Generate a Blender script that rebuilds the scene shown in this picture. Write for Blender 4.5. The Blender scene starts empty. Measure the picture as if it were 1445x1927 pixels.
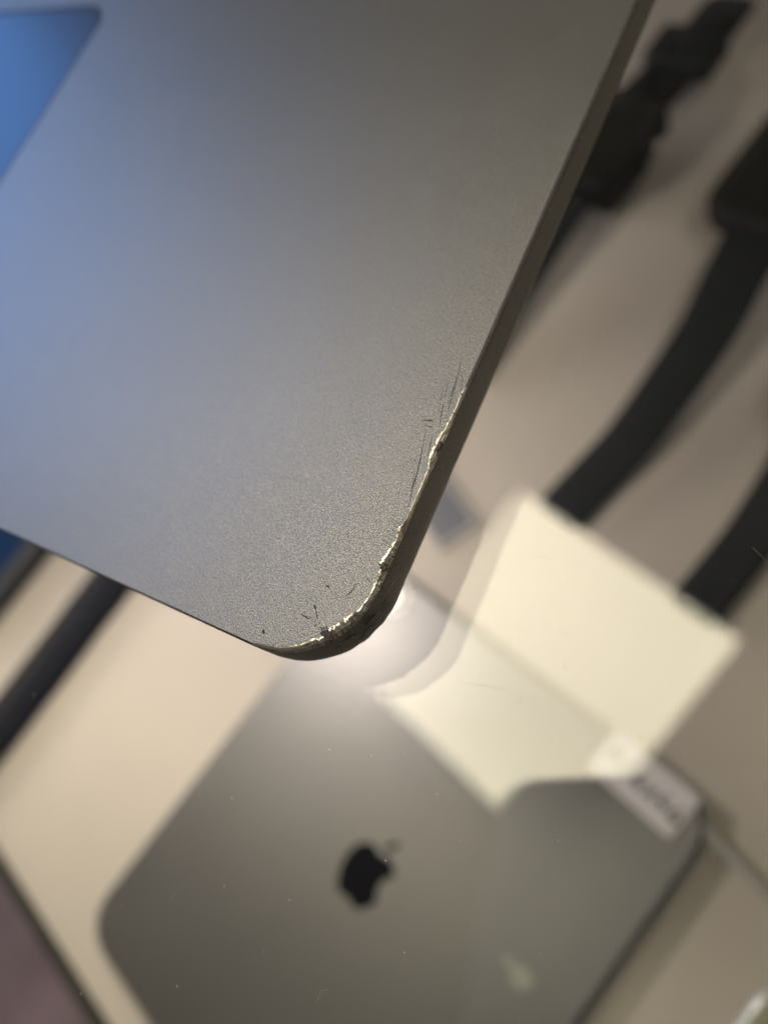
import bpy, bmesh, math, random
from mathutils import Vector, Matrix, noise

random.seed(7)
SC = bpy.context.scene
COL = SC.collection
MM = 0.001                       # every length below is written in millimetres

# ------------------------------------------------------------------ camera
cam_d = bpy.data.cameras.new('camera')
cam = bpy.data.objects.new('camera', cam_d)
COL.objects.link(cam)
SC.camera = cam
CAM = Vector((30.42, 1.42, 62.0))
RT = Vector((0.84503, 0.39885, -0.35615))
DN = Vector((0.26951, -0.89296, -0.36054))
FW = Vector((-0.46183, 0.20868, -0.86207))
m = Matrix((RT, -DN, -FW)).transposed().to_4x4()
m.translation = CAM * MM
cam.matrix_world = m
cam_d.sensor_fit = 'VERTICAL'
cam_d.sensor_height = 24.0
cam_d.sensor_width = 24.0
cam_d.lens = 24.0 * 1414 / 1927
cam_d.clip_start = 0.004
cam_d.clip_end = 50
cam_d.dof.use_dof = True
cam_d.dof.focus_distance = 0.0700
cam_d.dof.aperture_fstop = 7.4

# ------------------------------------------------------------------ world
w = bpy.data.worlds.new('World')
SC.world = w
w.use_nodes = True
bg = w.node_tree.nodes['Background']
bg.inputs[0].default_value = (1.0, 0.93, 0.85, 1)
bg.inputs[1].default_value = 0.06

# ------------------------------------------------------------------ shop lamps and added fills
def area(name, loc, target, sx, sy, power, col):
    d = bpy.data.lights.new(name, 'AREA')
    d.shape = 'RECTANGLE'; d.size = sx; d.size_y = sy; d.energy = power; d.color = col
    o = bpy.data.objects.new(name, d); COL.objects.link(o)
    o.location = loc
    o.rotation_euler = (Vector(target) - Vector(loc)).to_track_quat('-Z', 'Y').to_euler()
    return o
area('case_fill', (-0.60, 0.05, -0.060), (-0.05, 0.03, -0.165), 0.50, 0.06, 2.0, (1.0, 0.91, 0.80))  # added unseen fill below the glass, lifts the shelf
puck = area('case_lamp', (-0.140, 0.026, -0.0195), (-0.140, 0.026, -0.2), 0.036, 0.036, 0.235, (1.0, 0.90, 0.81))
puck.data.shape = 'DISK'
area('right_fill', (1.00, 0.80, 1.60), (0, 0.1, -0.1), 0.6, 0.6, 4.6, (1.0, 0.94, 0.85))  # added fill from the right, brightens the shelf
area('front_fill', (1.20, -0.10, 1.60), (0, 0.1, -0.1), 0.6, 0.6, 3.6, (1.0, 0.94, 0.85))  # second added fill, out of view at the front right
area('left_sheen_fill', (-1.12, 0.26, 1.60), (0, 0, 0), 0.40, 0.40, 5.8, (1.0, 0.90, 0.76))  # added lamp that gives the deck its warm sheen
area('shop_window', (-2.2, 0.52, 0.92), (-0.1, 0.05, 0), 1.5, 0.95, 18.5, (0.11, 0.37, 1.0))

SC.view_settings.view_transform = 'Standard'
SC.view_settings.look = 'None'
SC.view_settings.exposure = 0
SC.view_settings.gamma = 1
SC.render.resolution_x = 767
SC.render.resolution_y = 1024
try:
    SC.cycles.max_bounces = 10
    SC.cycles.transparent_max_bounces = 16
    SC.cycles.caustics_reflective = False
    SC.cycles.caustics_refractive = False
except Exception:
    pass

# ------------------------------------------------------------------ helpers
def V(*a):
    return Vector(a)

def obj(name, bm, mat, parent=None, smooth=False, loc=(0, 0, 0), rotz=0.0):
    me = bpy.data.meshes.new(name)
    bmesh.ops.scale(bm, vec=(MM, MM, MM), verts=bm.verts)
    bm.to_mesh(me); bm.free()
    me.materials.append(mat)
    if smooth:
        for p in me.polygons:
            p.use_smooth = True
    o = bpy.data.objects.new(name, me)
    COL.objects.link(o)
    o.location = Vector(loc) * MM
    o.rotation_euler = (0, 0, rotz)
    if parent:
        o.parent = parent
    return o

def empty(name, loc=(0, 0, 0), rotz=0.0, label=None, cat=None, group=None):
    o = bpy.data.objects.new(name, None)
    COL.objects.link(o)
    o.empty_display_size = 0.01
    o.location = Vector(loc) * MM
    o.rotation_euler = (0, 0, rotz)
    tag(o, label, cat, group)
    return o

def tag(o, label=None, cat=None, group=None, kind=None):
    if label: o['label'] = label
    if cat: o['category'] = cat
    if group: o['group'] = group
    if kind: o['kind'] = kind
    return o

def rrect(w_, h_, r, n=8):
    """rounded rectangle outline, counter-clockwise, centred on the origin"""
    pts = []
    for cx, cy, a0 in ((w_/2-r, h_/2-r, 0), (-w_/2+r, h_/2-r, 90), (-w_/2+r, -h_/2+r, 180), (w_/2-r, -h_/2+r, 270)):
        for k in range(n + 1):
            a = math.radians(a0 + 90 * k / n)
            pts.append((cx + r * math.cos(a), cy + r * math.sin(a)))
    return pts

def loft(bm, rings, cap_bottom=True, cap_top=True):
    """rings: lists of Vectors of equal length, closed loops; first ring is the top"""
    vs = [[bm.verts.new(p) for p in ring] for ring in rings]
    n = len(vs[0])
    for a, b in zip(vs[:-1], vs[1:]):
        for i in range(n):
            j = (i + 1) % n
            bm.faces.new((a[i], b[i], b[j], a[j]))
    if cap_top: bm.faces.new(vs[0])
    if cap_bottom: bm.faces.new(list(reversed(vs[-1])))
    return vs

def slab(w_, h_, r, z0, z1, bev=0.4, n=8):
    """rounded plate with softened rims, z1 is the top"""
    bm = bmesh.new()
    rings = []
    steps = 4
    for k in range(steps + 1):
        a = math.pi / 2 * k / steps
        ins = bev * (1 - math.sin(a)); z = z1 - bev * (1 - math.cos(a))
        rings.append([V(x, y, z) for x, y in rrect(w_ - 2*ins, h_ - 2*ins, max(r - ins, 0.05), n)])
    for k in range(steps, -1, -1):
        a = math.pi / 2 * k / steps
        ins = bev * (1 - math.sin(a)); z = z0 + bev * (1 - math.cos(a))
        rings.append([V(x, y, z) for x, y in rrect(w_ - 2*ins, h_ - 2*ins, max(r - ins, 0.05), n)])
    loft(bm, rings)
    return bm

def box(bm, x0, x1, y0, y1, z0, z1):
    vs = [bm.verts.new(p) for p in ((x0,y0,z0),(x1,y0,z0),(x1,y1,z0),(x0,y1,z0),(x0,y0,z1),(x1,y0,z1),(x1,y1,z1),(x0,y1,z1))]
    for f in ((0,3,2,1),(4,5,6,7),(0,1,5,4),(1,2,6,5),(2,3,7,6),(3,0,4,7)):
        bm.faces.new([vs[i] for i in f])

def disc(r, z0, z1, n=32, bev=0.2):
    bm = bmesh.new()
    rings = []
    for rr, z in ((r - bev, z1), (r - bev*0.3, z1 - bev*0.3), (r, z1 - bev), (r, z0)):
        rings.append([V(rr*math.cos(2*math.pi*k/n), rr*math.sin(2*math.pi*k/n), z) for k in range(n)])
    loft(bm, rings)
    return bm

# ------------------------------------------------------------------ materials
def mat(name):
    m_ = bpy.data.materials.new(name)
    m_.use_nodes = True
    nt = m_.node_tree
    return m_, nt, nt.nodes['Principled BSDF']

def nd(nt, t, **kw):
    n = nt.nodes.new(t)
    for k, v in kw.items():
        n.inputs[k].default_value = v
    return n

def simple(name, col, rough=0.5, metal=0.0, var=0.08, scale=400, bump=0.0, bscale=3000, spec=0.5):
    m_, nt, p = mat(name)
    tc = nd(nt, 'ShaderNodeTexCoord')
    nz = nd(nt, 'ShaderNodeTexNoise', Scale=scale, Detail=4.0)
    nt.links.new(tc.outputs['Object'], nz.inputs['Vector'])
    mx = nt.nodes.new('ShaderNodeMix'); mx.data_type = 'RGBA'
    mx.inputs[6].default_value = (*[c * (1 - var) for c in col], 1)
    mx.inputs[7].default_value = (*[min(1, c * (1 + var)) for c in col], 1)
    nt.links.new(nz.outputs['Fac'], mx.inputs[0])
    nt.links.new(mx.outputs[2], p.inputs['Base Color'])
    p.inputs['Roughness'].default_value = rough
    p.inputs['Metallic'].default_value = metal
    p.inputs['Specular IOR Level'].default_value = spec
    if bump:
        nb = nd(nt, 'ShaderNodeTexNoise', Scale=bscale, Detail=3.0)
        nt.links.new(tc.outputs['Object'], nb.inputs['Vector'])
        b = nd(nt, 'ShaderNodeBump', Strength=1.0, Distance=bump)
        nt.links.new(nb.outputs['Fac'], b.inputs['Height'])
        nt.links.new(b.outputs['Normal'], p.inputs['Normal'])
    return m_

def anodised(name, col, rough, bump, bscale, var):
    """bead-blasted anodised aluminium: fine sparkling grain"""
    m_, nt, p = mat(name)
    tc = nd(nt, 'ShaderNodeTexCoord')
    n1 = nd(nt, 'ShaderNodeTexNoise', Scale=bscale, Detail=2.0, Roughness=0.55)
    n2 = nd(nt, 'ShaderNodeTexNoise', Scale=60.0, Detail=3.0)
    n3 = nd(nt, 'ShaderNodeTexNoise', Scale=bscale * 1.35, Detail=1.0)
    for n in (n1, n2, n3):
        nt.links.new(tc.outputs['Object'], n.inputs['Vector'])
    mr = nt.nodes.new('ShaderNodeMapRange')
    mr.inputs[1].default_value = 0.3; mr.inputs[2].default_value = 0.7
    nt.links.new(n3.outputs['Fac'], mr.inputs[0])
    mx = nt.nodes.new('ShaderNodeMix'); mx.data_type = 'RGBA'
    mx.inputs[6].default_value = (*[c * (1 - var) for c in col], 1)
    mx.inputs[7].default_value = (*[c * (1 + var) for c in col], 1)
    nt.links.new(mr.outputs[0], mx.inputs[0])
    nt.links.new(mx.outputs[2], p.inputs['Base Color'])
    p.inputs['Metallic'].default_value = 1.0
    r = nt.nodes.new('ShaderNodeMapRange')
    r.inputs[3].default_value = rough - 0.03; r.inputs[4].default_value = rough + 0.03
    nt.links.new(n2.outputs['Fac'], r.inputs[0])
    nt.links.new(r.outputs[0], p.inputs['Roughness'])
    b = nd(nt, 'ShaderNodeBump', Strength=1.0, Distance=bump)
    nt.links.new(n1.outputs['Fac'], b.inputs['Height'])
    nt.links.new(b.outputs['Normal'], p.inputs['Normal'])
    return m_

M = {}
M['deck'] = anodised('space_grey_aluminium', (0.248, 0.236, 0.220), 0.40, 0.00006, 7000, 0.55)
M['track'] = simple('trackpad_glass', (0.085, 0.085, 0.09), 0.34, 0.75, 0.02)
M['tabback'] = anodised('tablet_back_aluminium', (0.20, 0.194, 0.194), 0.46, 0.000001, 3000, 0.04)
M['black'] = simple('black_rubber', (0.012, 0.013, 0.014), 0.6, 0, 0.2, 300, spec=0.2)
M['strap'] = simple('black_silicone', (0.018, 0.020, 0.023), 0.52, 0, 0.25, 120, spec=0.22)
M['band'] = simple('black_blue_rubber', (0.010, 0.011, 0.017), 0.7, 0, 0.2, 120, spec=0.06)
M['navy'] = simple('shadow_grey_print', (0.17, 0.175, 0.21), 0.5)
M['screen'] = simple('dark_screen_glass', (0.008, 0.010, 0.009), 0.12, spec=0.3)
M['logo'] = simple('polished_dark_logo', (0.005, 0.005, 0.007), 0.12, 0.0, spec=0.25)
M['steel'] = simple('polished_steel', (0.75, 0.74, 0.72), 0.14, 1.0, 0.04)
M['pale_blob'] = simple('pale_green_blob', (0.30, 0.33, 0.27), 0.5)
M['satin'] = simple('satin_steel', (0.8, 0.78, 0.75), 0.42, 1.0, 0.04)
M['paper'] = simple('label_paper', (0.84, 0.79, 0.80), 0.8, 0, 0.03)
M['ink'] = simple('ink', (0.03, 0.03, 0.04), 0.6)
M['shelf'] = simple('beige_shelf_board', (0.62, 0.55, 0.48), 0.55, 0, 0.07, 22, 0.00004, 900)
M['trim'] = simple('dark_trim', (0.045, 0.043, 0.038), 0.4)
M['floor'] = simple('brown_carpet', (0.40, 0.26, 0.225), 0.9, 0, 0.5, 14)
M['key'] = simple('key_plastic', (0.015, 0.015, 0.016), 0.5)
M['scratch'] = simple('scratch_dark', (0.04, 0.038, 0.038), 0.6, 0.4, 0.3, 2000)
M['gouge'] = simple('gouge_brown', (0.075, 0.058, 0.042), 0.55, 0.3, 0.7, 5000, 0.00008, 9000)
M['dust'] = simple('dust', (0.40, 0.385, 0.36), 0.9, 0, 0.2)
M['phone'] = simple('phone_back', (0.46, 0.62, 0.80), 0.35, 0.0, 0.03)
M['case'] = simple('pale_case', (0.42, 0.40, 0.28), 0.4, 0, 0.03)
M['rim'] = simple('pale_rim', (0.45, 0.48, 0.48), 0.3, 0.2, 0.03)
M['acryl'] = simple('frosted_acrylic', (0.46, 0.43, 0.41), 0.35, 0, 0.03)
M['white'] = simple('white_metal_frame', (0.8, 0.8, 0.78), 0.5)
M['pebble'] = simple('grit', (0.11, 0.10, 0.075), 0.5, 0.2, 0.3, 3000)

def bare_metal():
    m_, nt, p = mat('bare_torn_aluminium')
    tc = nd(nt, 'ShaderNodeTexCoord')
    n1 = nd(nt, 'ShaderNodeTexNoise', Scale=1800.0, Detail=3.0, Roughness=0.55)
    n2 = nd(nt, 'ShaderNodeTexNoise', Scale=520.0, Detail=4.0, Roughness=0.6)
    for n in (n1, n2):
        nt.links.new(tc.outputs['Object'], n.inputs['Vector'])
    cr = nt.nodes.new('ShaderNodeValToRGB')
    cr.color_ramp.elements[0].position = 0.30; cr.color_ramp.elements[0].color = (0.22, 0.18, 0.12, 1)
    cr.color_ramp.elements[1].position = 0.46; cr.color_ramp.elements[1].color = (0.88, 0.81, 0.66, 1)
    nt.links.new(n2.outputs['Fac'], cr.inputs[0])
    nt.links.new(cr.outputs[0], p.inputs['Base Color'])
    p.inputs['Metallic'].default_value = 0.9
    p.inputs['Roughness'].default_value = 0.34
    b = nd(nt, 'ShaderNodeBump', Strength=1.0, Distance=0.00003)
    nt.links.new(n1.outputs['Fac'], b.inputs['Height'])
    nt.links.new(b.outputs['Normal'], p.inputs['Normal'])
    return m_
M['bare'] = bare_metal()
M['worn'] = simple('scraped_brown_metal', (0.30, 0.25, 0.19), 0.42, 0.8, 0.8, 1300, 0.00004, 2600)

def emit(name, col, s):
    m_ = bpy.data.materials.new(name); m_.use_nodes = True
    nt = m_.node_tree; nt.nodes.clear()
    out = nt.nodes.new('ShaderNodeOutputMaterial'); e = nt.nodes.new('ShaderNodeEmission')
    e.inputs[0].default_value = (*col, 1); e.inputs[1].default_value = s
    nt.links.new(e.outputs[0], out.inputs[0])
    return m_
M['led'] = emit('led_diffuser', (1.0, 0.905, 0.66), 9.2)
M['blue_glow'] = emit('glowing_blue', (0.05, 0.13, 0.33), 0.25)

def glass():
    m_ = bpy.data.materials.new('clear_counter_glass'); m_.use_nodes = True
    nt = m_.node_tree; nt.nodes.clear()
    out = nt.nodes.new('ShaderNodeOutputMaterial')
    fr = nt.nodes.new('ShaderNodeFresnel'); fr.inputs[0].default_value = 1.5
    t = nt.nodes.new('ShaderNodeBsdfTransparent'); t.inputs[0].default_value = (0.985, 0.99, 0.98, 1)
    g = nt.nodes.new('ShaderNodeBsdfGlossy'); g.inputs['Roughness'].default_value = 0.0
    mx = nt.nodes.new('ShaderNodeMixShader')
    nt.links.new(fr.outputs[0], mx.inputs[0]); nt.links.new(t.outputs[0], mx.inputs[1]); nt.links.new(g.outputs[0], mx.inputs[2])
    nt.links.new(mx.outputs[0], out.inputs[0])
    return m_
M['glass'] = glass()

# ------------------------------------------------------------------ the display counter
ROT = math.radians(-15.25)                    # the counter stands turned against the laptop
E1 = V(math.cos(ROT), math.sin(ROT), 0); E2 = V(-math.sin(ROT), math.cos(ROT), 0)
def ctr(a, b, z=0):                           # counter coordinates to the scene
    return E1 * a + E2 * b + V(0, 0, z)
GZ = -10.17                                   # top of the glass
GT = 4.3                                      # its thickness
SZ = -162.0                                   # top of the shelf

floor_bm = bmesh.new()
vs = [floor_bm.verts.new(p) for p in ((-3000,-3000,-900),(3000,-3000,-900),(3000,3000,-900),(-3000,3000,-900))]
floor_bm.faces.new(vs)
floor = tag(obj('floor', floor_bm, M['floor']), 'brown carpeted shop floor below the counter', kind='structure')

counter = empty('display_counter', (0, 0, -900), ROT, 'glass-topped shop display counter with a beige shelf inside', 'display counter')
bm = bmesh.new()
vs = [bm.verts.new(p) for p in ((-520,-260,GZ),(420,-260,GZ),(420,480,GZ),(-520,480,GZ))]
bm.faces.new(vs)
v2 = [bm.verts.new((v.co.x, v.co.y, GZ - GT)) for v in vs]
bm.faces.new(v2)
for i in range(4):
    j = (i + 1) % 4
    bm.faces.new((vs[i], v2[i], v2[j], vs[j]))
obj('glass_top', bm, M['glass'], counter, loc=(0, 0, 900))
bm = slab(930, 620, 3, SZ - 12, SZ, 0.8)
obj('shelf', bm, M['shelf'], counter, loc=(-50, -148 + 310 + 1, 900))
bm = bmesh.new(); box(bm, -515, 415, -151.5, -147.2, SZ - 14, SZ + 1.2)
bmesh.ops.bevel(bm, geom=list(bm.edges), offset=0.5, segments=2, affect='EDGES')
obj('shelf_trim', bm, M['trim'], counter, loc=(0, 0, 900))
bm = bmesh.new(); box(bm, 76, 90, -260, 478, -170 - 730, GZ - GT - 0.5)
obj('added_dark_panel', bm, M['trim'], counter, loc=(0, 0, 900))  # added unseen panel, keeps the laptop's side wall dark
for px, py in ((-505, -245), (405, -245), (-505, 465), (405, 465)):
    bm = bmesh.new(); box(bm, px - 12, px + 12, py - 12, py + 12, 0, 900 + GZ - GT)
    obj('post', bm, M['trim'], counter)

# ------------------------------------------------------------------ the damaged laptop
CR = 9.7                                      # corner radius
LW, LD = 312.0, 221.0
keys = [(0,0.0),(0.8,.26),(2,.10),(4,.22),(6,.60),(7,.72),(8.4,.62),(9.5,.22),(12,.15),(15,.24),(15.6,.75),(16.2,.38),(17.5,.42),
        (18.5,.85),(19.4,.95),(20.2,.55),(22,.46),(24.2,.5),(25.6,.95),(28,1.1),(29.0,.62),(30,.82),(32,.55),(34,.45),(36,.26),(36.9,0.0)]
def dmg(s):
    if s is None or s <= keys[0][0] or s >= keys[-1][0]:
        return 0.0
    for (a, wa), (b, wb) in zip(keys[:-1], keys[1:]):
        if a <= s <= b:
            wv = wa + (wb - wa) * (s - a) / (b - a)
            nn = noise.noise(V(s * 2.3, 3.1, 0)) * 0.35 + noise.noise(V(s * 7.1, 9.1, 0)) * 0.30 + noise.noise(V(s * 13.0, 2.1, 0)) * 0.5 * max(0, noise.noise(V(s * 0.9, 6.1, 0)) + 0.2)
            return max(0.03, 0.78 * wv * (1 + nn))
    return 0.0
out = []                                      # (x, y, normal x, normal y, arc position in the damaged stretch)
# front right corner is the origin; walk: right side from the back to the front, the corner, the front edge
def lin(x0, y0, x1, y1, nx, ny, n):
    for k in range(n):
        t = k / n
        out.append((x0 + (x1-x0)*t, y0 + (y1-y0)*t, nx, ny, None))
def arc(cx, cy, a0, a1, n):
    for k in range(n):
        a = math.radians(a0 + (a1 - a0) * k / n)
        out.append((cx + CR*math.cos(a), cy + CR*math.sin(a), math.cos(a), math.sin(a), None))
lin(0, LD - CR, 0, 31.0, 1, 0, 60)
y = 31.0
while y > CR:
    out.append((0, y, 1, 0, 31.0 - y)); y -= 0.11
s0 = 31.0 - CR
nA = 140
for k in range(nA + 6):
    ang = 90 * k / nA
    if k <= nA:
        a = math.radians(-ang)
        out.append((-CR + CR*math.cos(a), CR + CR*math.sin(a), math.cos(a), math.sin(a), s0 + math.radians(ang) * CR))
    else:
        out.append((-CR - (k - nA) * 0.1, 0, 0, -1, s0 + math.pi/2*CR + (k - nA) * 0.1))
lin(-CR - 0.7, 0, -LW + CR, 0, 0, -1, 60)
arc(-LW + CR, CR, 270, 180, 14)
lin(-LW, CR, -LW, LD - CR, -1, 0, 10)
arc(-LW + CR, LD - CR, 180, 90, 14)
lin(-LW + CR, LD, -CR, LD, 0, 1, 10)
arc(-CR, LD - CR, 90, 0, 14)
out.reverse()                                 # counter-clockwise seen from above
N = len(out)
TW, TH = 130.0, 81.5
TX, TY = -90.0 - TW/2, 85.5 - TH/2
KX0, KX1, KY0, KY1 = -291, -21, 92.5, 206

def dent(s, z):
    """how far the side wall is knocked in, deepest round the corner"""
    if s is None: return 0.0
    d = 0.0
    for c, wd, am in ((25.2, 0.9, .22), (27.6, 0.7, .16), (23.2, 0.5, .12), (30.5, 1.2, .10), (19.0, 0.5, .08), (6.8, 1.1, .10)):
        d += am * math.exp(-((s - c)/wd)**2)
    if 20 < s < 33: d += 0.05 * max(0, noise.noise(V(s*2.7, z*1.5, 4)))
    return d

def body():
    bm = bmesh.new()
    r0, r1 = [], []
    for x, y, nx, ny, s in out:
        d = dmg(s)
        ch = 0.22
        j = 0.02 * noise.noise(V(x*1.3, y*1.3, 5)) if s is not None else 0
        i0 = ch + d
        z0 = 0.035 * noise.noise(V(x*3, y*3, 1)) if d > 0 else 0.0
        r0.append(V(x - nx*i0, y - ny*i0, z0 if d > 0.1 else 0))
        dep = d * 0.42 * (1 + 0.6*noise.noise(V(s*3.3, 1, 1))) if d > 0 else 0
        i1 = d * 0.16
        r1.append(V(x - nx*(i1 + j), y - ny*(i1 + j), -ch - dep))
    rings = [r1]
    rings.append([V(x - nx*dent(s, -1.0), y - ny*dent(s, -1.0), -1.0) for x, y, nx, ny, s in out])
    rings.append([V(x - nx*dent(s, -2.2)*.8, y - ny*dent(s, -2.2)*.8, -2.2) for x, y, nx, ny, s in out])
    z_s, rb = -3.4, 5.7
    for k in range(0, 8):
        a = math.pi/2 * k/8
        q = 5.2*(1-math.cos(a)); fd = 0.75*(1 - k/8)
        rings.append([V(x - nx*(q + fd*dent(s, z_s)), y - ny*(q + fd*dent(s, z_s)), z_s - rb*math.sin(a)) for x, y, nx, ny, s in out])
    rings.append([V(x - nx*5.2, y - ny*5.2, z_s - rb) for x, y, nx, ny, s in out])
    vs = [[bm.verts.new(p) for p in ring] for ring in rings]
    top = [bm.verts.new(p) for p in r0]
    for a, b in zip(vs[:-1], vs[1:]):
        for i in range(N):
            j = (i+1) % N
            bm.faces.new((a[i], b[i], b[j], a[j])).smooth = True
    bm.faces.new(list(reversed(vs[-1])))
    for i in range(N):                        # the unhurt chamfer
        j = (i+1) % N
        if dmg(out[i][4]) == 0 and dmg(out[j][4]) == 0:
            bm.faces.new((top[i], vs[0][i], vs[0][j], top[j]))
    # the deck with its openings
    edges = []
    for i in range(N):
        e = bm.edges.get((top[i], top[(i+1) % N]))
        edges.append(e or bm.edges.new((top[i], top[(i+1) % N])))
    holes = []
    for (cx, cy, w_, h_, r, dz) in ((TX, TY, TW + 0.7, TH + 0.7, 5.3, -1.2), ((KX0+KX1)/2, (KY0+KY1)/2, KX1-KX0, KY1-KY0, 4, -1.6)):
        h = [bm.verts.new((cx+x, cy+y, 0)) for x, y in rrect(w_, h_, r, 8)]
        lo = [bm.verts.new((v.co.x, v.co.y, dz)) for v in h]
        for i in range(len(h)):
            j = (i+1) % len(h)
            edges.append(bm.edges.new((h[i], h[j])))
            bm.faces.new((h[i], h[j], lo[j], lo[i]))
        bm.faces.new(lo)
    bmesh.ops.triangle_fill(bm, use_beauty=True, use_dissolve=False, edges=edges, normal=(0, 0, 1))
    return bm, r0, r1

laptop = empty('laptop', (0, 0, GZ), 0, 'open space grey laptop with a scraped and dented front corner, resting on the glass', 'laptop')
UP = -GZ
bm, r0, r1 = body()
base = obj('base', bm, M['deck'], laptop, loc=(0, 0, UP))

# torn, bright edge where the aluminium is bare
idx = [i for i in range(N) if dmg(out[i][4]) > 0]
i0, i1_ = idx[0] - 1, idx[-1] + 1
bm = bmesh.new()
rows = 10
grid = []
for i in range(i0, i1_ + 1):
    a, b = r0[i], r1[i]
    x, y, nx, ny, s = out[i]
    d = dmg(s)
    col = []
    ss = s if s is not None else 0
    crest = 0.5 + 0.5*noise.noise(V(ss*1.3, 0, 11))
    for k in range(rows + 1):
        t = k / rows
        p = a.lerp(b, t)
        bul = math.sin(t * math.pi)
        lip = math.exp(-((t - 0.22)/0.16)**2)               # the folded-over lip
        streak = noise.noise(V(ss*7, t*0.8, 4))             # grooves run down across the edge
        rough = noise.noise(V(ss*1.6, t*1.5, 7))
        amp = min(d, 0.6)
        p = p + V(nx*0.5, ny*0.5, 0.85) * (amp * (0.30*lip*crest + bul*(0.04 + 0.10*rough) + bul*t*0.16*streak))
        col.append(bm.verts.new(p))
    grid.append(col)
bm2 = bmesh.new()
vm = {}
def v2_(v):
    if v not in vm: vm[v] = bm2.verts.new(v.co)
    return vm[v]
CUT = 6
for A, B in zip(grid[:-1], grid[1:]):
    for k in range(rows):
        if k < CUT:
            bm.faces.new((A[k], A[k+1], B[k+1], B[k])).smooth = True
        else:
            bm2.faces.new([v2_(v) for v in (A[k], A[k+1], B[k+1], B[k])])
bmesh.ops.delete(bm, geom=[v for v in bm.verts if not v.link_faces], context='VERTS')
torn = obj('torn_edge', bm, M['bare'], base)
torn['label'] = 'bright folded lip of bare aluminium along the dented corner'
worn = obj('torn_face', bm2, M['worn'], base)
worn['label'] = 'brownish scraped metal below the bright lip'

def flake(bm, pts, z, w_):
    """a flat tapered stroke along pts on the deck"""
    n = len(pts)
    L, R = [], []
    for i, p in enumerate(pts):
        q0 = pts[max(0, i-1)]; q1 = pts[min(n-1, i+1)]
        t = (V(*q1, 0) - V(*q0, 0)).normalized(); nn = V(-t.y, t.x, 0)
        u = i / (n - 1)
        ww = w_ * (0.25 + 0.75*math.sin(math.pi*min(max(u, 0.05), 0.95))) * (0.75 + 0.5*random.random())
        L.append(bm.verts.new(V(*p, z) + nn*ww/2)); R.append(bm.verts.new(V(*p, z) - nn*ww/2))
    for i in range(n - 1):
        bm.faces.new((L[i], R[i], R[i+1], L[i+1]))

def sub(pts, n=10, jit=0.012):
    res = []
    for (a, b) in zip(pts[:-1], pts[1:]):
        for k in range(n):
            t = k / n
            res.append((a[0]+(b[0]-a[0])*t + random.uniform(-jit, jit), a[1]+(b[1]-a[1])*t + random.uniform(-jit, jit)))
    res.append(pts[-1])
    return res
scr = [(.035,[(-1.9,33.96),(-1.51,32.18),(-1.03,29.32),(-0.8,27.24)]),(.04,[(-1.53,31.72),(-0.99,28.2)]),(.045,[(-2.14,31.12),(-1.42,27.65),(-1.09,26.39)]),
 (.035,[(-2.41,30.72),(-1.92,27.53)]),(.03,[(-1.51,32.18),(-1.21,32.19),(-0.8,31.65),(-0.4,30.4)]),(.055,[(-2.26,25.65),(-1.73,23.35),(-1.25,21.3),(-0.98,19.23),(-0.6,17.69)]),
 (.035,[(-1.34,25.21),(-0.95,22.96)]),(.03,[(-1.64,21.41),(-0.86,18.84)]),(.09,[(-3.15,26.38),(-2.52,26.62),(-1.85,26.74)]),(.07,[(-2.91,26.61),(-2.05,26.57)]),
 (.06,[(-2.35,25.99),(-1.72,26.03)]),(.04,[(-2.65,26.02),(-2.27,26.05)]),(.07,[(-2.23,9.24),(-2.57,8.11),(-2.85,7.61)]),(.04,[(-1.7,9.97),(-0.9,9.55)]),
 (.13,[(-5.61,5.82),(-5.2,5.42)]),(.07,[(-5.2,5.42),(-4.54,4.65)]),(.10,[(-6.42,4.51),(-5.32,4.37)]),
 (.17,[(-9.49,1.82),(-9.44,1.57),(-9.17,1.46)]),(.03,[(-1.69,14.29),(-0.7,14.05)]),(.03,[(-1.87,13.89),(-0.75,13.61)]),(.03,[(-1.55,14.62),(-0.7,14.47)]),(.03,[(-1.45,13.47),(-0.8,13.28)]),
 (.03,[(-1.3,16.0),(-0.6,15.7)]),(.03,[(-1.5,15.55),(-0.6,15.3)]),(.03,[(-1.35,15.1),(-0.6,14.9)])]
for n_, (ww, pts) in enumerate(scr):
    if n_ < 8: ww *= 1.3
    bm = bmesh.new()
    flake(bm, sub(pts), 0.012 + 0.004*random.random(), ww * 1.5)
    obj('scratch', bm, M['scratch'], base)
for (x, y), r in zip([(-2.45,22.22),(-2.01,22.23),(-2.32,22.07),(-3.83,18.1),(-3.95,17.68),(-5.06,7.85),(-14.2,30.5),(-24.0,41.0),(-6.1,4.75),(-5.75,4.5),(-5.35,4.62),(-5.05,4.3),(-5.5,4.2),(-4.7,4.35),(-4.5,4.05),(-4.85,4.75),(-4.25,4.4)], [.08,.09,.07,.05,.05,.2,.04,.05,.07,.09,.06,.1,.06,.09,.12,.06,.08]):
    bm = bmesh.new()
    vs = []
    for k in range(9):
        a = 2*math.pi*k/9; rr = r*random.uniform(.5, 1.2)
        vs.append(bm.verts.new((x + rr*math.cos(a)*1.2, y + rr*math.sin(a)*.8, 0.013)))
    bm.faces.new(vs)
    obj('chip', bm, M['scratch'], base)

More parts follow.
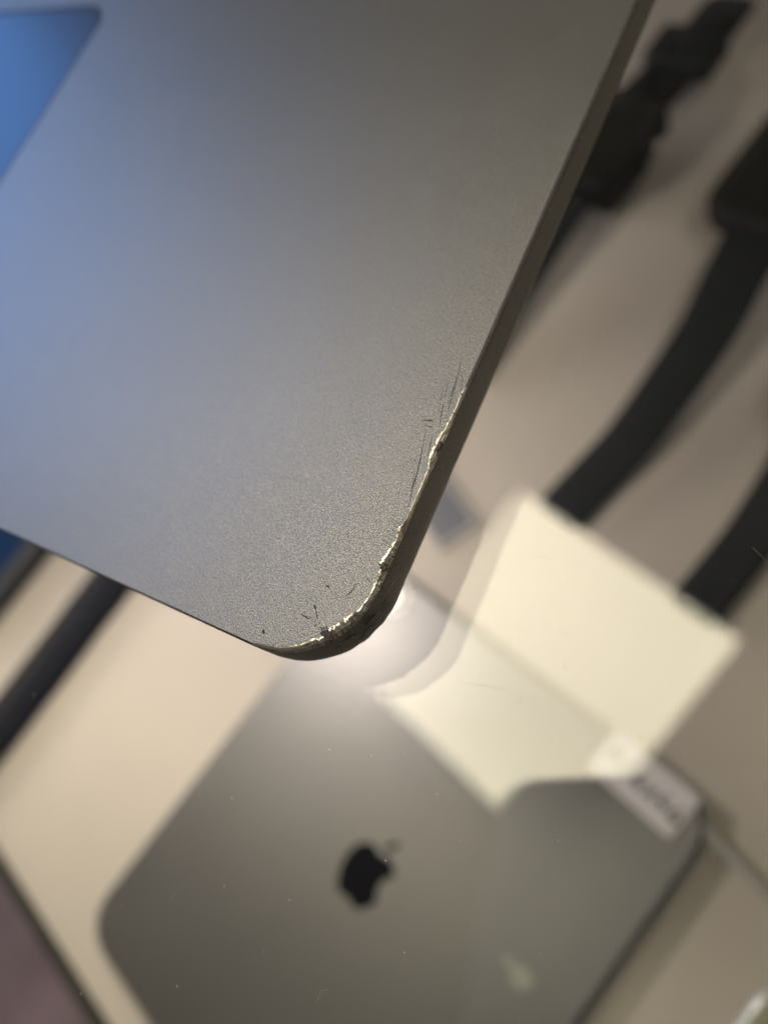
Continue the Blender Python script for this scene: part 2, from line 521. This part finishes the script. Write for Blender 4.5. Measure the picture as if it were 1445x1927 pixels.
# brown gouge at the corner, a ragged lump of smeared metal
def lump(name, c, rx, ry, rz, material, parent, seed, rot=0.0, sub_=3):
    bm = bmesh.new()
    bmesh.ops.create_icosphere(bm, subdivisions=sub_, radius=1)
    ca, sa = math.cos(rot), math.sin(rot)
    for v in bm.verts:
        k = 1 + 0.45*noise.noise(v.co*1.7 + V(seed, 0, 0)) + 0.25*noise.noise(v.co*4 + V(0, seed, 0))
        p = V(v.co.x*rx*k, v.co.y*ry*k, v.co.z*rz*k)
        v.co = V(c[0] + p.x*ca - p.y*sa, c[1] + p.x*sa + p.y*ca, c[2] + p.z)
    return obj(name, bm, material, parent)
g = lump('gouge', (-3.15, 3.75, -0.12), 0.85, 0.5, 0.18, M['gouge'], base, 3.0, -0.5)
g['label'] = 'brown smeared gouge in the torn corner'
for k in range(6):                            # the splayed spikes round the gouge
    a = math.radians(90 + k * 17 + random.uniform(-12, 12)); L = random.uniform(.2, .65)
    c0 = V(-3.3 + 0.3*math.cos(a), 3.8 + 0.3*math.sin(a), 0)
    bm = bmesh.new()
    flake(bm, sub([(c0.x, c0.y), (c0.x + L*math.cos(a), c0.y + L*math.sin(a))], 5), 0.018, random.uniform(.07, .16))
    obj('scratch', bm, M['gouge'], base)
g = lump('grit', (-0.50, 11.45, -0.05), 0.40, 0.36, 0.30, M['pebble'], base, 8.0, 0.3, 2)
g['label'] = 'dark grain of grit stuck in the torn edge'
lump('gouge', (-0.33, 24.4, -0.35), 0.24, 0.62, 0.25, M['trim'], base, 5.0, 0.0)
# ragged slivers standing up from the edge
for k in range(16):
    s = random.choice([random.uniform(0.5, 9), random.uniform(5, 9), random.uniform(14.8, 20), random.uniform(24, 34)])
    i = min(range(N), key=lambda q: abs((out[q][4] if out[q][4] is not None else 99) - s))
    x, y, nx, ny, ss = out[i]
    d = dmg(ss)
    t = random.uniform(0.4, 1.0)
    c = V(x - nx*(0.22 + d)*t, y - ny*(0.22 + d)*t, random.uniform(-0.05, 0.06) - 0.3*d*(1-t))
    L = random.uniform(.10, .34)
    lump('sliver', c, L, L*0.32, L*0.4, M['bare'], base, k*1.7, random.uniform(0, 3.1), 1)
# scuffs on the side wall
def on_side(s, z, off):
    if s < s0:
        return V(off, 31 - s, z)
    a = -(s - s0)/CR
    return V(-CR + (CR+off)*math.cos(a), CR + (CR+off)*math.sin(a), z)
scuffs = [(22.2,-2.3,.5,.16),(24.4,-1.9,1.1,.42),(25.3,-2.9,.8,.3),(27.0,-1.7,1.0,.3),(28.6,-2.2,.5,.18),(17.4,-1.6,.22,.09),(15.2,-2.2,.18,.12),(13.2,-2.4,.12,.14),(26.4,-3.4,.5,.2)]
for n_, (s, z, L, h) in enumerate(scuffs):
    bm = bmesh.new()
    ctrv = bm.verts.new(on_side(s, z, 0.014))
    vs = []
    K = 34
    for k in range(K):
        a = 2*math.pi*k/K
        rr = 0.75 + 0.7*noise.noise(V(math.cos(a)*2.2, math.sin(a)*2.2, n_*3.7)) + 0.35*noise.noise(V(math.cos(a)*6, math.sin(a)*6, n_*1.3))
        rr = max(0.18, rr)
        vs.append(bm.verts.new(on_side(s + L*rr*math.cos(a), z + h*rr*math.sin(a) + .22*L*math.cos(a)*rr, 0.014)))
    for k in range(K):
        bm.faces.new((ctrv, vs[k], vs[(k+1) % K]))
    obj('scuff', bm, M['trim'], base)
for (sa, za, sb, zb) in ((19.2,-2.9,22.2,-1.6),(20.0,-2.4,21.4,-2.0),(8.8,-3.2,9.6,-3.0)):
    bm = bmesh.new()
    n = 14; a_, b_ = [], []
    for k in range(n + 1):
        t = k/n; s = sa + (sb-sa)*t; z = za + (zb-za)*t
        wv = 0.03*math.sin(math.pi*min(max(t, .08), .92))
        a_.append(bm.verts.new(on_side(s, z + wv, 0.014))); b_.append(bm.verts.new(on_side(s, z - wv, 0.014)))
    for k in range(n):
        bm.faces.new((a_[k], b_[k], b_[k+1], a_[k+1]))
    obj('scratch', bm, M['steel'], base)

# trackpad, keyboard, feet, lid
bm = slab(TW, TH, 5.0, -1.0, -0.06, 0.12, 10)
obj('trackpad', bm, M['track'], laptop, loc=(TX, TY, UP))
kb = slab(KX1-KX0-0.4, KY1-KY0-0.4, 3.8, -1.55, -1.45, 0.04)
kb = obj('keyboard', kb, M['key'], laptop, loc=((KX0+KX1)/2, (KY0+KY1)/2, UP))
key_me = None
for r in range(6):
    for c in range(14):
        if r == 0 and 3 <= c <= 7:
            continue
        x = -125.4 + c * 19.3; y = -47.0 + r * 18.9
        if key_me is None:
            ko = obj('key', slab(16.6, 16.4, 1.8, -1.44, -0.2, 0.35, 3), M['key'], kb)
            key_me = ko.data
        else:
            ko = bpy.data.objects.new('key', key_me); COL.objects.link(ko); ko.parent = kb
        ko.location = V(x, y, 0) * MM
ko = obj('key', slab(94, 16.4, 1.8, -1.44, -0.2, 0.35, 3), M['key'], kb, loc=(-125.4 + 5*19.3, -47, 0))
for fx, fy in ((-24, 20), (-LW + 24, 20), (-24, LD - 20), (-LW + 24, LD - 20)):
    obj('foot', disc(7, 0.02, 1.15, 32, 0.4), M['black'], laptop, loc=(fx, fy, 0))
lid = empty('lid_axis')
bm = slab(LW, 216, CR, -3.6, 0, 0.5)
bmesh.ops.translate(bm, verts=bm.verts, vec=(-LW/2, -108, 0))
R_ = Matrix.Rotation(math.radians(-132), 3, 'X')       # opened 132 degrees
bmesh.ops.rotate(bm, verts=bm.verts, cent=(0, 0, 0), matrix=R_)
bpy.data.objects.remove(lid)
lid = obj('lid', bm, M['deck'], laptop, loc=(0, LD - 4, UP + 5.2))
bm = slab(LW - 8, 206, 7, -4.1, -3.65, 0.1)
bmesh.ops.translate(bm, verts=bm.verts, vec=(-LW/2, -109, 0))
bmesh.ops.rotate(bm, verts=bm.verts, cent=(0, 0, 0), matrix=R_)
obj('screen', bm, M['screen'], lid)
bm = bmesh.new()
bmesh.ops.create_cone(bm, cap_ends=True, segments=20, radius1=3.2, radius2=3.2, depth=250)
bmesh.ops.rotate(bm, verts=bm.verts, cent=(0, 0, 0), matrix=Matrix.Rotation(math.pi/2, 3, 'Y'))
obj('hinge', bm, M['black'], laptop, loc=(-LW/2, LD - 4, UP + 2.6))

# ------------------------------------------------------------------ the tablet under the glass
TZ = SZ
tab = empty('tablet', tuple(V(-44, -47, TZ)), ROT, 'dark grey tablet lying face down on the shelf, black apple emblem on its back', 'tablet')
obj('back', slab(125, 148, 12, 0.05, 7.0, 0.9, 10), M['tabback'], tab, loc=(0, -1, 0))
body_pts = [(0.00,0.60),(0.10,0.66),(0.26,0.70),(0.42,0.66),(0.55,0.56),(0.61,0.47),(0.50,0.37),(0.44,0.22),(0.44,0.05),(0.50,-0.10),(0.62,-0.21),
            (0.54,-0.42),(0.42,-0.60),(0.30,-0.70),(0.18,-0.70),(0.00,-0.63),(-0.16,-0.69),(-0.30,-0.70),(-0.44,-0.58),(-0.58,-0.34),(-0.66,-0.05),(-0.65,0.24),(-0.57,0.46),(-0.42,0.62),(-0.25,0.68),(-0.10,0.65)]
leaf_pts = [(0.00,0.76),(0.02,0.92),(0.11,1.06),(0.27,1.15),(0.26,1.00),(0.17,0.86)]
bm = bmesh.new()
LS = 11.6
for pts in (body_pts, leaf_pts):
    loft(bm, [[V(x*LS, y*LS, 7.06) for x, y in reversed(pts)], [V(x*LS, y*LS, 6.9) for x, y in reversed(pts)]])
bmesh.ops.recalc_face_normals(bm, faces=bm.faces)
obj('emblem', bm, M['logo'], tab, loc=(0, -1, 0))
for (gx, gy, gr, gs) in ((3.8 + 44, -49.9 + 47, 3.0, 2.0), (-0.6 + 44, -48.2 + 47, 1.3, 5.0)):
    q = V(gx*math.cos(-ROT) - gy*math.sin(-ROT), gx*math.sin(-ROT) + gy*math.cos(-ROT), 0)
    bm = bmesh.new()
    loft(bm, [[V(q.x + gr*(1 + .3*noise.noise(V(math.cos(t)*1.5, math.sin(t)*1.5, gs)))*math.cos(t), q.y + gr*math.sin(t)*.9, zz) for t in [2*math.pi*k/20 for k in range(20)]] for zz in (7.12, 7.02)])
    obj('pale_blob', bm, M['pale_blob'], tab)  # added flat green patches standing in for a soft pale blob
cm = obj('camera_ring', disc(5.0, 7.0, 7.6, 40, 0.4), M['satin'], tab, loc=(-44.5, 66.0, 0))
bm = bmesh.new()
n = 28; rings = []
for k in range(9):
    a = math.pi/2*k/8.001
    rings.append([V(4.2*math.sin(a + .02)*math.cos(2*math.pi*q/n), 4.2*math.sin(a + .02)*math.sin(2*math.pi*q/n), 7.5 + 1.1*math.cos(a)) for q in range(n)])
loft(bm, rings)
obj('lens', bm, M['satin'], cm, smooth=True)

# ------------------------------------------------------------------ slab with the glowing blue face, card and label
t2c = V(-222, -4, 0) - E1*62 + E2*40
t2 = empty('tablet', (t2c.x, t2c.y, SZ), ROT, 'tablet-like slab with a glowing blue face and black border at the left edge', 'tablet')
obj('body', slab(124, 180, 9, 0.05, 6.6, 1.0), M['black'], t2)
obj('screen', slab(104, 160, 4, 6.61, 6.66, 0.02), M['blue_glow'], t2)  # emissive plate that makes the blue patch at the left

cd = empty('card', (-75.0, 66.0, SZ), math.radians(-36), 'pale-bordered card, face toned grey like a soft shadow, beyond the tablet', 'card')
obj('sheet', slab(38, 17, 1.5, 0.05, 1.4, 0.3), M['acryl'], cd)
obj('print', slab(34, 13, 0.5, 1.41, 1.46, 0.02), M['navy'], cd)  # card face greyed so it reads as a soft shadow

lb = empty('price_label', (16.0, 6.2, SZ + 7.1), math.radians(-19), 'small white handwritten price label at the corner of the grey tablet', 'label')
obj('paper', slab(25.5, 13.0, 1.2, 0.03, 0.5, 0.1), M['paper'], lb)
glyph = {'1': [[(.1,.7),(.35,1),(.35,0)]], '6': [[(.6,.95),(.2,.6),(.1,.2),(.35,0),(.6,.2),(.4,.45),(.12,.3)]], '4': [[(.35,1),(.05,.35),(.65,.4)],[(.45,.65),(.4,0)]],
         'x': [[(.05,.7),(.6,.1)],[(.55,.7),(.05,.05)]], 'o': [[(.3,.7),(.08,.45),(.2,.1),(.5,.2),(.5,.55),(.3,.7)]], 'M': [[(.05,0),(.1,.9),(.35,.4),(.6,.95),(.65,0)]]}
def write(bm, text, x, y, h, z, wd):
    for ch in text:
        for st in glyph.get(ch, []):
            flake(bm, sub([(x + px*h, y + py*h) for px, py in st], 4, .02), z, wd)
        x += h * 0.78
bm = bmesh.new()
write(bm, 'M', -10.8, -0.6, 3.6, 0.56, .6)
write(bm, 'o', -6.2, -1.6, 3.6, 0.56, .7)
write(bm, '4x46', -2.4, -2.7, 4.8, 0.56, 1.0)
obj('handwriting', bm, M['ink'], lb)

rl = obj('acrylic_strip', slab(58, 2.2, 0.6, 0.05, 6.0, 0.3), M['acryl'], None, loc=(37.0, -0.6, SZ), rotz=math.radians(-25.5))
tag(rl, 'thin frosted strip lying on the shelf beside the handwritten label', 'strip')

ec = empty('charging_case', (64.5, -39.5, SZ), ROT, 'pale rounded case with a silver rim in the bottom right corner', 'case')
obj('shell', slab(30, 36, 12, 0.05, 9, 2.2), M['rim'], ec)
obj('lid', slab(27.4, 33.4, 10.8, 9.0, 9.5, 0.2), M['case'], ec)

# ------------------------------------------------------------------ watches on the shelf
def ribbon(path, widths, thick):
    """a strap: soft cross-section swept along path (x, y, z of its top)"""
    bm = bmesh.new()
    sec = rrect(1, 1, 0.001, 1)
    rings = []
    n = len(path)
    for i, p in enumerate(path):
        a = V(*path[max(0, i-1)]); b = V(*path[min(n-1, i+1)])
        t = (b - a).normalized()
        side = V(t.y, -t.x, 0).normalized()
        up = side.cross(t).normalized()
        if up.z < 0: up = -up
        h = widths[i]/2
        ring = []
        for k in range(16):
            ang = 2*math.pi*k/16
            cx, cy = math.cos(ang), math.sin(ang)
            sx = abs(cx)**0.35 * (1 if cx > 0 else -1); sy = abs(cy)**0.7 * (1 if cy > 0 else -1)
            ring.append(V(*p) + side*h*sx + up*(thick/2*sy - thick/2))
        rings.append(ring)
    loft(bm, rings)
    bmesh.ops.recalc_face_normals(bm, faces=bm.faces)
    return bm

def smooth_path(pts, n=8):
    res = []
    for i in range(len(pts) - 1):
        p0 = V(*pts[max(0, i-1)]); p1 = V(*pts[i]); p2 = V(*pts[i+1]); p3 = V(*pts[min(len(pts)-1, i+2)])
        for k in range(n):
            t = k/n
            res.append(tuple(0.5*((2*p1) + (p2-p0)*t + (2*p0-5*p1+4*p2-p3)*t*t + (3*p1-p0-3*p2+p3)*t**3)))
    res.append(tuple(pts[-1]))
    return res

def strap(name, pts, wa, wb, parent, thick=3.0, round_end=True):
    P = smooth_path(pts)
    n = len(P); W = []
    for i in range(n):
        t = i/(n-1); wv = wa + (wb-wa)*min(1, t*1.6)
        if round_end and t > 0.94: wv *= math.sqrt(max(0.05, 1 - ((t-0.94)/0.062)**2 * 0.55))
        W.append(wv)
    return obj(name, ribbon(P, W, thick), M['strap'], parent, smooth=True)

def watch(loc, rot, cw, ch, zb, zt, label, low, upp, wl, extra=None):
    root = empty('watch', (loc[0], loc[1], SZ), 0, label, 'watch', 'watches laid out on the shelf')
    rel = lambda pts: [(x - loc[0], y - loc[1], z - SZ) for x, y, z in pts]
    c = obj('case', slab(cw, ch, 9, zb - SZ, zt - SZ, 3.5, 10), M['black'], root, rotz=rot)
    obj('screen', slab(cw - 3, ch - 3, 8, zt - SZ, zt - SZ + 0.7, 0.5, 10), M['screen'], root, rotz=rot)
    cr = bmesh.new(); bmesh.ops.create_cone(cr, cap_ends=True, segments=20, radius1=3, radius2=3, depth=2.4)
    bmesh.ops.rotate(cr, verts=cr.verts, cent=(0, 0, 0), matrix=Matrix.Rotation(math.pi/2, 3, 'Y'))
    obj('crown', cr, M['steel'], c, loc=(cw/2 + 0.8, 6, (zb + zt)/2 - SZ))
    if low: strap('strap', rel(low), wl[0], wl[1], root)
    if upp: strap('strap', rel(upp), wl[0], wl[2], root)
    return root

w2 = watch((1.0, 199.0), ROT, 39, 46, -160.5, -148.5, 'watch with a rounded black screen and a long strap at the right edge',
      [(-3.2, 178, -152), (-5.5, 160, -151), (-8.5, 138, -153), (-18, 104, -157), (-25.5, 86, -158.6), (-32, 70.5, -158.8)],
      [(7, 214, -152), (12, 240, -153), (22, 285, -158)], (20, 16.4, 18))
w1 = watch((-60.5, 200), ROT, 34, 40, -150, -139, 'dark watch beside the laptop edge, strap fastened with a wide loop',
      [(-66, 180, -143), (-73, 155, -150), (-84, 110, -158)],
      [(-55.5, 217, -143), (-51, 234, -147), (-46.5, 255, -152), (-41, 285, -157)], (22, 19, 20))
bm = slab(26, 17, 2.5, 3, 11.5, 1.6)
obj('strap_loop', bm, M['strap'], w1, loc=(-48.0 + 60.5, 250.5 - 200, 3), rotz=math.radians(-14))
bm = slab(22, 26, 4, 0.05, 12.2, 1.5)
obj('stand', bm, M['black'], w1, rotz=ROT)
bm = bmesh.new(); bmesh.ops.create_uvsphere(bm, u_segments=16, v_segments=10, radius=3.0)
obj('lug', bm, M['steel'], w1, smooth=True, loc=(-66.0 + 60.5, 181 - 200, 20.5))
w3 = watch((37, 135), ROT, 34, 40, -160.5, -149, 'watch at the right edge of which only the broad black strap end shows',
      [(31, 117, -154), (27, 98, -157), (21, 77, -158.5), (13.2, 53.5, -158.7)], None, (19, 14.6, 18))

sb = empty('watch_strap', (-190, -33, SZ), 0, 'loose black strap lying on the shelf under the front edge of the laptop', 'strap')
P = [(7 + 24, 29 + 90, 4), (5, 29, 4), (-2, 0, 4), (-9, -29, 4), (-17, -60, 4), (-36, -130, 4)]
strap('band', P, 21, 21, sb, 4.0, False).data.materials[0] = M['band']
bm = slab(24, 5, 1.5, 4.0, 6.5, 0.8)
obj('keeper', bm, M['strap'], sb, loc=(13, 55, 0), rotz=ROT)

# ------------------------------------------------------------------ the ceiling light and the phone that takes the picture
pr = math.radians(-18.3)
PE1 = V(math.cos(pr), math.sin(pr), 0); PE2 = V(-math.sin(pr), math.cos(pr), 0)
pc = V(5, 386, 0) - PE1*300 - PE2*300
led = empty('ceiling_light', (pc.x, pc.y, 1630), pr, 'square warm ceiling light panel mirrored in the counter glass', 'ceiling light')
obj('diffuser', slab(600, 600, 3, 0, 4, 1), M['led'], led)
bm = bmesh.new()
for x0, x1, y0, y1 in ((-318,318,300.5,318),(-318,318,-318,-300.5),(-318,-300.5,-300.5,300.5),(300.5,318,-300.5,300.5)):
    box(bm, x0, x1, y0, y1, -2, 22)
obj('frame', bm, M['white'], led)

ph = bpy.data.objects.new('phone', None); COL.objects.link(ph)
pm = Matrix((RT, -DN, -FW)).transposed().to_4x4()
pm.translation = (CAM - FW*2.0) * MM
ph.matrix_world = pm
tag(ph, 'pale blue grey phone mirrored in the glass, taking the picture', 'phone')
bm = slab(72.0, 152, 9, 0.0, 8.0, 2.2, 10)
obj('shell', bm, M['phone'], ph, loc=(-43.5 + 36, 11.5 - 76, 0.2))
obj('flash', disc(4.0, -0.25, 0.6, 24, 0.2), M['rim'], ph, loc=(-29, -25.5, 0))

# ------------------------------------------------------------------ dust, fibres and hairline marks on the glass
bm = bmesh.new()
for k in range(620):
    x = random.uniform(-70, 45); y = random.uniform(-60, 45)
    if x < 0.5 and y > -0.5: continue
    r = random.choice((.022, .025, .03, .035, .04, .05, .075)) * random.uniform(.7, 1.2)
    vs = []
    a0 = random.uniform(0, 6.3); el = random.uniform(1, 2.2)
    for q in range(6):
        a = 2*math.pi*q/6; px, py = r*el*math.cos(a)*random.uniform(.7, 1.1), r*math.sin(a)*random.uniform(.7, 1.1)
        vs.append(V(x + px*math.cos(a0) - py*math.sin(a0), y + px*math.sin(a0) + py*math.cos(a0), GZ + .004))
    b_ = [bm.verts.new(p) for p in vs]
    tp = bm.verts.new(V(x, y, GZ + r))
    for q in range(6):
        bm.faces.new((b_[q], b_[(q+1) % 6], tp))
dust = obj('dust', bm, M['dust'])
tag(dust, 'fine dust specks scattered over the counter glass', 'dust', kind='stuff')
fibres = [[(9.43,19.05),(9.83,19.36),(10.5,19.52),(11.19,19.33)],[(14.46,12.56),(14.75,12.94),(15.27,12.97),(15.5,12.62)],[(15.85,10.22),(16.1,10.1),(16.18,9.6)],[(7.6,4.96),(10.04,5.55),(11.36,5.75)],
 [(12.63,5.3),(13.26,5.08),(13.36,5.81),(13.61,6.28)],[(4.0,18.18),(4.6,18.25),(5.28,18.16)],[(19.38,15.19),(19.5,15.45)],[(3.28,24.48),(4.15,25.36)],[(-12.35,-26.47),(-12.4,-26.0),(-12.17,-25.46)],
 [(5.96,-26.26),(5.95,-25.33),(6.61,-24.87)],[(4.19,15.51),(4.13,16.1),(4.68,15.8)],[(21.23,-7.12),(21.85,-7.5)],[(28.26,6.18),(28.32,6.69)],[(8.53,2.33),(9.92,1.73)],[(28.01,26.22),(29.64,25.16)]]
bm = bmesh.new()
for f in fibres:
    fr_ = .011 if len(f) != 4 or abs(f[0][0] - f[-1][0]) < 9 else .006
    pts = [(p[0], p[1], GZ + .02) for p in f]
    P = smooth_path(pts, 6)
    rings = []
    for i, p in enumerate(P):
        a = V(*P[max(0, i-1)]); b = V(*P[min(len(P)-1, i+1)])
        t = (b - a).normalized(); sd = V(-t.y, t.x, 0)
        rings.append([V(*p) + sd*fr_*math.cos(q*math.pi/2) + V(0, 0, fr_*math.sin(q*math.pi/2)) for q in range(4)])
    loft(bm, rings)
tag(obj('lint', bm, M['dust']), 'tiny curled lint fibres lying on the counter glass', 'lint', kind='stuff')
